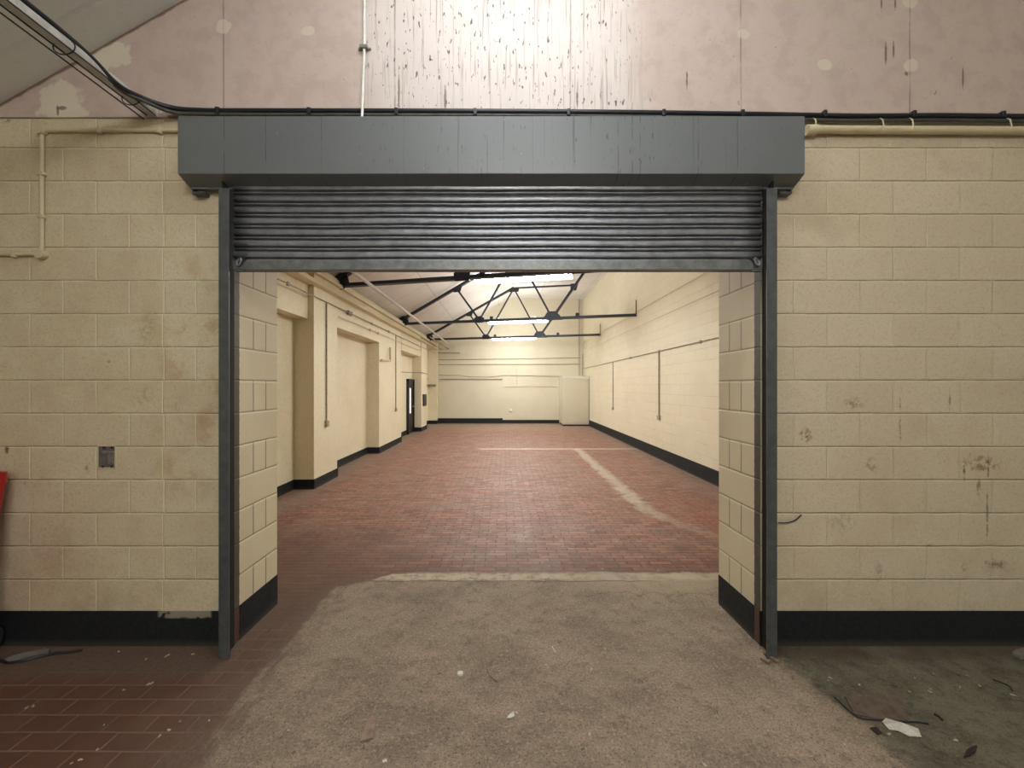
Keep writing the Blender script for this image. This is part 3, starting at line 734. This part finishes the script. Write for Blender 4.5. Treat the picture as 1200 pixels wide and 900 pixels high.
pipe('conduit', 'vertical conduit ending in a socket on the second pier', [(-3.296, 11.84, 3.30), (-3.296, 11.84, 1.1)], .014, boxes=[(-3.288, 11.84, 1.06, .022, .05, .055)])
pipe('pipe', 'bent pale pipe stub below the lintel of the second bay', [(-3.25, 10.35, 2.46), (-3.25, 11.1, 2.50), (-3.25, 11.1, 2.86)], .03, M['pipe_cream'])
pipe('conduit', 'thin conduit crossing the wall above the black door', [(-3.6, 12.6, 2.25), (-3.6, 15.275, 2.30), (-3.245, 15.275, 2.30), (-3.245, 16.38, 2.28), (-3.6, 16.38, 2.25), (-3.6, 18.38, 2.1)], .013)
bm = B(); box(bm, -3.62, -3.24, 18.22, 18.385, 1.78, 1.86); tag(new('wall_bracket', bm, M['pipe_grey'], bevel=.01), 'small brown bracket low in the far left corner', 'bracket')
bm = B(); box(bm, -3.269, -3.22, 15.55, 16.1, .98, 1.45); db = new('fuse_box', bm, M['door'], bevel=.01); tag(db, 'black wall box on the last pier past the door', 'box')
bm = B(); box(bm, -3.30, -3.24, 8.15, 8.35, 3.26, 3.34)
tag(new('junction_box', bm, M['pipe_grey'], bevel=.004), 'small dark junction box on the high conduit past the nearest pier', 'box')
xr = 3.73
pipe('conduit', 'conduit running along the right wall of the far room', [(xr, YB + .02, 2.615), (xr, 18.6, 2.615)], .013, boxes=[(xr, y, 2.615, .018, .03, .028) for y in (7.5, 9.53, 11.7)])
pipe('conduit', 'nearer vertical conduit with a socket on the right wall', [(xr, 9.53, 2.6), (xr, 9.53, 1.03)], .017, boxes=[(xr - .005, 9.53, 1.0, .024, .06, .055)])
pipe('conduit', 'farther vertical conduit with a socket on the right wall', [(xr, 13.6, 2.6), (xr, 13.6, 1.03)], .015, boxes=[(xr - .005, 13.6, 1.0, .024, .05, .05)])
yf = 18.675
pipe('pipe', 'uppermost horizontal pipe on the end wall', [(-3.15, yf, 3.03), (1., yf, 3.08), (3.6, yf, 3.13)], .018)
pipe('pipe', 'second horizontal pipe on the end wall', [(-3.15, yf, 2.80), (3.6, yf, 2.82)], .018)
pipe('pipe', 'wavy thin pipe across the middle of the end wall', [(-3.15, yf, 2.30), (-2.2, yf, 2.30), (-1.7, yf, 2.22), (-.6, yf, 2.22), (-.1, yf, 2.29), (3.0, yf, 2.24)], .014)
pipe('pipe', 'thick short brown pipe at the left of the end wall', [(-3.1, yf - .01, 2.11), (-.12, yf - .01, 2.11)], .026)
pipe('pipe', 'faint low pipe above the middle of the end wall plinth', [(-.05, yf, 1.76), (.4, yf, 1.74), (1.1, yf, 1.78), (2.5, yf, 1.75)], .012, M['pipe_cream'])
for i, (x, z0, r) in enumerate(((3.52, 2.26, .022), (3.68, 2.26, .018))):
    pipe('pipe', ('left' if i == 0 else 'right') + ' one of two vertical pipes above the boxed cupboard', [(x, yf, 5.9 if i == 0 else 3.3), (x, yf, z0)], r)
pipe('pipe', 'vertical pale pipe in the middle of the end wall', [(.55, yf, 2.6), (.55, yf, 1.8)], .014, M['pipe_cream'])
# boxed cupboard in the corner
cb = wthing('cupboard', 'cream boxed-in cupboard in the far right corner', 'cupboard', None, (3.15, 18.0, 0))
bm = B(); box(bm, 2.57, 3.73, 17.45, 18.69, .07, 2.17); wpart('body', bm, M['far'], cb, bevel=.006)
bm = B(); box(bm, 2.59, 3.73, 17.47, 18.69, 0.001, .07); wpart('plinth', bm, M['skirt'], cb)
bm = B(); box(bm, 2.55, 3.735, 17.42, 18.69, 2.17, 2.215); box(bm, 2.56, 3.735, 17.435, 17.46, 2.10, 2.17); wpart('top_trim', bm, M['lampbody'], cb, bevel=.004)
bm = B(); box(bm, 2.63, 3.68, 17.437, 17.452, .12, 2.05); wpart('door', bm, M['far'], cb, bevel=.003)
bm = B(); box(bm, .2, .34, yf - .03, YFAR - .001, .58, .68); tag(new('wall_socket', bm, M['pvc'], bevel=.008), 'small white socket low on the end wall', 'socket')
# black door
bm = B(); dx = REC
for q in ((14.38, 14.46, 0, 2.02), (15.2, 15.295, 0, 2.02), (14.38, 15.295, 1.96, 2.04)): box(bm, dx - .01, dx + .09, q[0], q[1], q[2], q[3])
d1 = struct(new('door_1', bm, M['door']), 'black door with a narrow bright pane in the left wall')
bm = B(); box(bm, dx + .01, dx + .05, 14.46, 15.2, .005, 1.96); new('door_leaf', bm, M['door'], d1)
bm = B(); box(bm, dx + .05, dx + .056, 14.66, 14.84, .75, 1.70); pn = new('pane', bm, M['pane'], d1)
bm = B(); tube(bm, [(dx + .06, 15.1, 1.0), (dx + .11, 15.1, 1.0), (dx + .11, 14.98, 1.0)], .012, 8); new('handle', bm, M['trunk'], d1)
# ceiling hook
bm = B(); hk = (-1.75, 9.3)
zc = 3.68 + (hk[0] + 3.95) * (2.28 / 4.3)
tube(bm, [(hk[0], hk[1], zc + .01), (hk[0], hk[1], zc - .10)], .045, 12); tube(bm, [(hk[0], hk[1], zc + .01), (hk[0], hk[1], zc - .02)], .07, 12)
tag(new('ceiling_rose', bm, M['door'], smooth=True), 'small black fitting on the sloping far ceiling', 'ceiling fitting')

# ------------------------------------------------------------------ litter on the floor
def G_(px, py, z=0.): d = (CZ - z) * F / (py - CY); return Vector((X_of(px, d), d, z))
def sheet(name, label, cat, pxs, th, mat, curl=0., z=.001, group=None, bend=None):
    pts = [G_(*p) for p in pxs]; c = sum(pts, Vector()) / len(pts); bm = B()
    base = [bm.verts.new((p.x - c.x, p.y - c.y, z + (curl * ((i * 7) % 3) / 2))) for i, p in enumerate(pts)]
    f = bm.faces.new(base); r = bmesh.ops.extrude_face_region(bm, geom=[f])
    bmesh.ops.translate(bm, verts=[v for v in r['geom'] if isinstance(v, bmesh.types.BMVert)], vec=(0, 0, th))
    bmesh.ops.recalc_face_normals(bm, faces=bm.faces)
    o = new(name, bm, mat); o.location = (c.x, c.y, 0); tag(o, label, cat, group); return o
def stick(name, label, cat, pxs, r, mat, zs=None, group=None):
    bm = B(); pts = [G_(*p) for p in pxs]; c = pts[0]
    P_ = [Vector((p.x - c.x, p.y - c.y, r * .9 + (zs[i] if zs else 0))) for i, p in enumerate(pts)]
    tube(bm, spline(P_, 4), r, 6); o = new(name, bm, mat, smooth=True); o.location = (c.x, c.y, 0); tag(o, label, cat, group); return o
sheet('cardboard_scrap', 'brown cardboard strip lying on the concrete near the camera', 'cardboard', [(432, 841), (442, 839), (437, 867), (422, 870)], .006, M['card'], .004)
bm = B(); p = G_(539.5, 790); tube(bm, [(0, 0, .001), (0, 0, .010)], [.019, .017], 18)
o = new('bottle_cap', bm, M['white'], smooth=True); o.location = p; tag(o, 'round white plastic cap in the middle of the concrete', 'cap')
sheet('paper_scrap', 'small torn white scrap right of the white cap', 'scrap', [(594, 842), (598, 838), (602, 836), (603, 840), (599, 843), (595, 844)], .006, M['white'], .006)
sheet('paper_scrap', 'tiny white scrap below the cardboard strip', 'scrap', [(448, 892), (453, 890), (454, 893), (449, 895)], .004, M['white'])
stick('twig', 'curved pale twig right of the white cap', 'twig', [(571, 784), (573, 791), (577, 795), (583, 799)], .0035, M['wood'])
stick('nail', 'thin white splinter lying on the concrete towards the doorway', 'splinter', [(647, 758), (649, 762), (651, 765)], .0035, M['white'])
sheet('cardboard_sheet', 'flat muddy brown board on the grey-green floor at right', 'board', [(990, 817), (1058, 819), (1064, 846), (1030, 844), (1001, 838)], .008, M['card2'])
stick('wire', 'bent black wire along the front edge of the muddy board', 'wire', [(978, 818), (990, 829), (1001, 839), (1012, 843.5), (1033, 845), (1055, 847), (1074, 847), (1088, 849)], .0045, M['cable'])
bm = B(); pts = [(1034, 846), (1038, 844.5), (1046, 846), (1056, 850), (1068, 853), (1076, 857), (1080, 864), (1079, 866), (1066, 863), (1052, 859), (1042, 855), (1036, 851)]
c = G_(1058, 855); ctr = bm.verts.new((0, 0, .035)); ring = [bm.verts.new((G_(*q).x - c.x, G_(*q).y - c.y, .004 + .010 * (i % 2))) for i, q in enumerate(pts)]
for i in range(len(ring)): bm.faces.new((ring[i], ring[(i + 1) % len(ring)], ctr))
r_ = bmesh.ops.extrude_edge_only(bm, edges=[e for e in bm.edges if e.is_boundary]); bmesh.ops.translate(bm, verts=[v for v in r_['geom'] if isinstance(v, bmesh.types.BMVert)], vec=(0, 0, -.004))
bmesh.ops.recalc_face_normals(bm, faces=bm.faces)
o = new('crumpled_wrapper', bm, M['white']); o.location = c; tag(o, 'crumpled white wrapper at the corner of the muddy board', 'wrapper')
sheet('litter_scrap', 'dark square scrap in front of the muddy board', 'scrap', [(1019, 854), (1027, 853), (1034, 860), (1029, 862)], .005, M['darkbit'])
stick('splinter', 'short dark splinter right of the muddy board', 'splinter', [(1095, 838), (1100, 841), (1104, 845)], .006, M['darkbit'])
sheet('leaf', 'curled dark leaf near the bottom right corner', 'leaf', [(1129, 889), (1133, 881), (1140, 878), (1145, 875), (1143, 883), (1137, 888)], .008, M['darkbit'], .006)
stick('twig', 'thin dark twig at the right edge of the floor', 'twig', [(1163, 797), (1172, 800), (1183, 805), (1186, 810)], .004, M['darkbit'])
sheet('litter_scrap', 'grey scrap against the plinth at the right edge', 'scrap', [(1186, 768), (1192, 764), (1203, 762), (1205, 772), (1196, 773)], .02, M['greywood'])
for (lab, a, b) in (('longer wooden wedge at the foot of the right guide rail', (896, 767), (912, 778)), ('shorter wooden wedge beside the longer one at the right guide rail', (892, 773), (902, 779))):
    bm = B(); A, Bq = G_(*a), G_(*b); bar(bm, (0, 0, .012), (Bq.x - A.x, Bq.y - A.y, .010), .026, .018)
    o = new('wooden_wedge', bm, M['wood'], bevel=.002); o.location = A; tag(o, lab, 'wedge', 'wooden wedges by the right guide rail')
sheet('weathered_strip', 'grey weathered strip lying by the plinth at the left edge', 'strip', [(5, 775), (12, 772), (28, 768), (42, 764), (52, 762), (58, 764), (56, 768), (40, 771), (25, 775), (10, 778)], .014, M['greywood'], .004)
stick('cable_offcut', 'black cable offcut under the grey weathered strip', 'cable', [(-5, 773), (8, 777.5), (25, 776), (45, 771), (62, 767.5), (80, 766), (96, 763)], .008, M['cable'])

# pale flakes, one object each
proto = None; rnd = random.Random(3)
FL = [(31,830),(39,828),(84,895),(94,891),(114,879),(145,809),(171,773),(194,770),(197,768),(226,767),(211,846),(187,863),(122,850),(245,845),(174,802),(178,801),(139,764),(198,856),
      (365,724),(331,808),(338,857),(362,675),(520,737),(662,725),(693,785),(691,861),(605,836),(449,862),(640,780),(798,787),(836,784),(709,761),
      (971,798),(973,795),(1007,803),(1066,811),(1090,811),(1090,808),(1125,806),(1148,804),(1187,815),(1120,868),(1094,790),(1133,792),(990,873),(1072,795),(1042,861),(826,897),
      (400,688),(380,592),(505,640),(448,637),(771,669),(706,667),(560,690),(520,716)]
for i, (px, py) in enumerate(FL):
    bm = None
    if proto is None:
        bm = B(); pts = [(math.cos(a) * r, math.sin(a) * r * .6) for a, r in ((0, .017), (1, .012), (2.1, .015), (3.2, .013), (4.2, .016), (5.3, .011))]
        prism(bm, [(x, y, .0012) for x, y in pts], (0, 0, .0035)); proto = o = new('paint_flake', bm, M['flake'])
    else:
        o = proto.copy(); COL.objects.link(o)
    p = G_(px, py); o.location = p; o.rotation_euler = (0, 0, rnd.uniform(0, 6.28)); k = rnd.uniform(.35, .8); o.scale = (k, k, 1)
    tag(o, 'tiny pale flake of paint lying on the floor', 'paint flake', 'pale paint flakes scattered on the floor')
bm = B()
for i in range(1500):
    y = rnd.uniform(1.75, 3.6) if i < 1150 else rnd.uniform(3.6, 8.)
    x = rnd.uniform(-1.5, 1.75) if rnd.random() < .6 else rnd.uniform(-2.6, 2.7)
    if y > 2.5: x = max(-1.7, min(1.6, x)) if y < 3.3 else x
    r = rnd.uniform(.0015, .0045); a = rnd.uniform(0, 6.28)
    vs = [bm.verts.new((x + math.cos(a + k * 2.1) * r * rnd.uniform(.6, 1.3), y + math.sin(a + k * 2.1) * r * rnd.uniform(.6, 1.3), .0005)) for k in range(3)]
    tp = bm.verts.new((x, y, r * .8 + .0005))
    for k in range(3): bm.faces.new((vs[k], vs[(k + 1) % 3], tp))
tag(new('floor_grit', bm, flat('dark_grit', (.06, .045, .035), .9)), 'loose dark grit scattered over the concrete floor', 'grit', kind='stuff')

# ------------------------------------------------------------------ camera and world
cam = bpy.data.cameras.new('camera'); co = bpy.data.objects.new('camera', cam); COL.objects.link(co)
co.location = (0, 0, CZ); co.rotation_euler = (math.pi / 2, 0, 0)
cam.sensor_width = 36; cam.sensor_fit = 'HORIZONTAL'; cam.lens = 36 * F / 1200
cam.shift_x = (600 - CX) / 1200; cam.shift_y = (CY - 450) / 1200; cam.clip_start = .05
scene.camera = co
w = bpy.data.worlds.new('world'); scene.world = w; w.use_nodes = True
w.node_tree.nodes['Background'].inputs[0].default_value = (.5, .55, .6, 1); w.node_tree.nodes['Background'].inputs[1].default_value = .02
scene.view_settings.view_transform = 'Standard'; scene.view_settings.look = 'None'; scene.view_settings.gamma = 1.
scene.view_settings.use_curve_mapping = False; scene.view_settings.exposure = .0
scene.cycles.use_denoising = True
scene.cycles.max_bounces = 10; scene.cycles.diffuse_bounces = 6
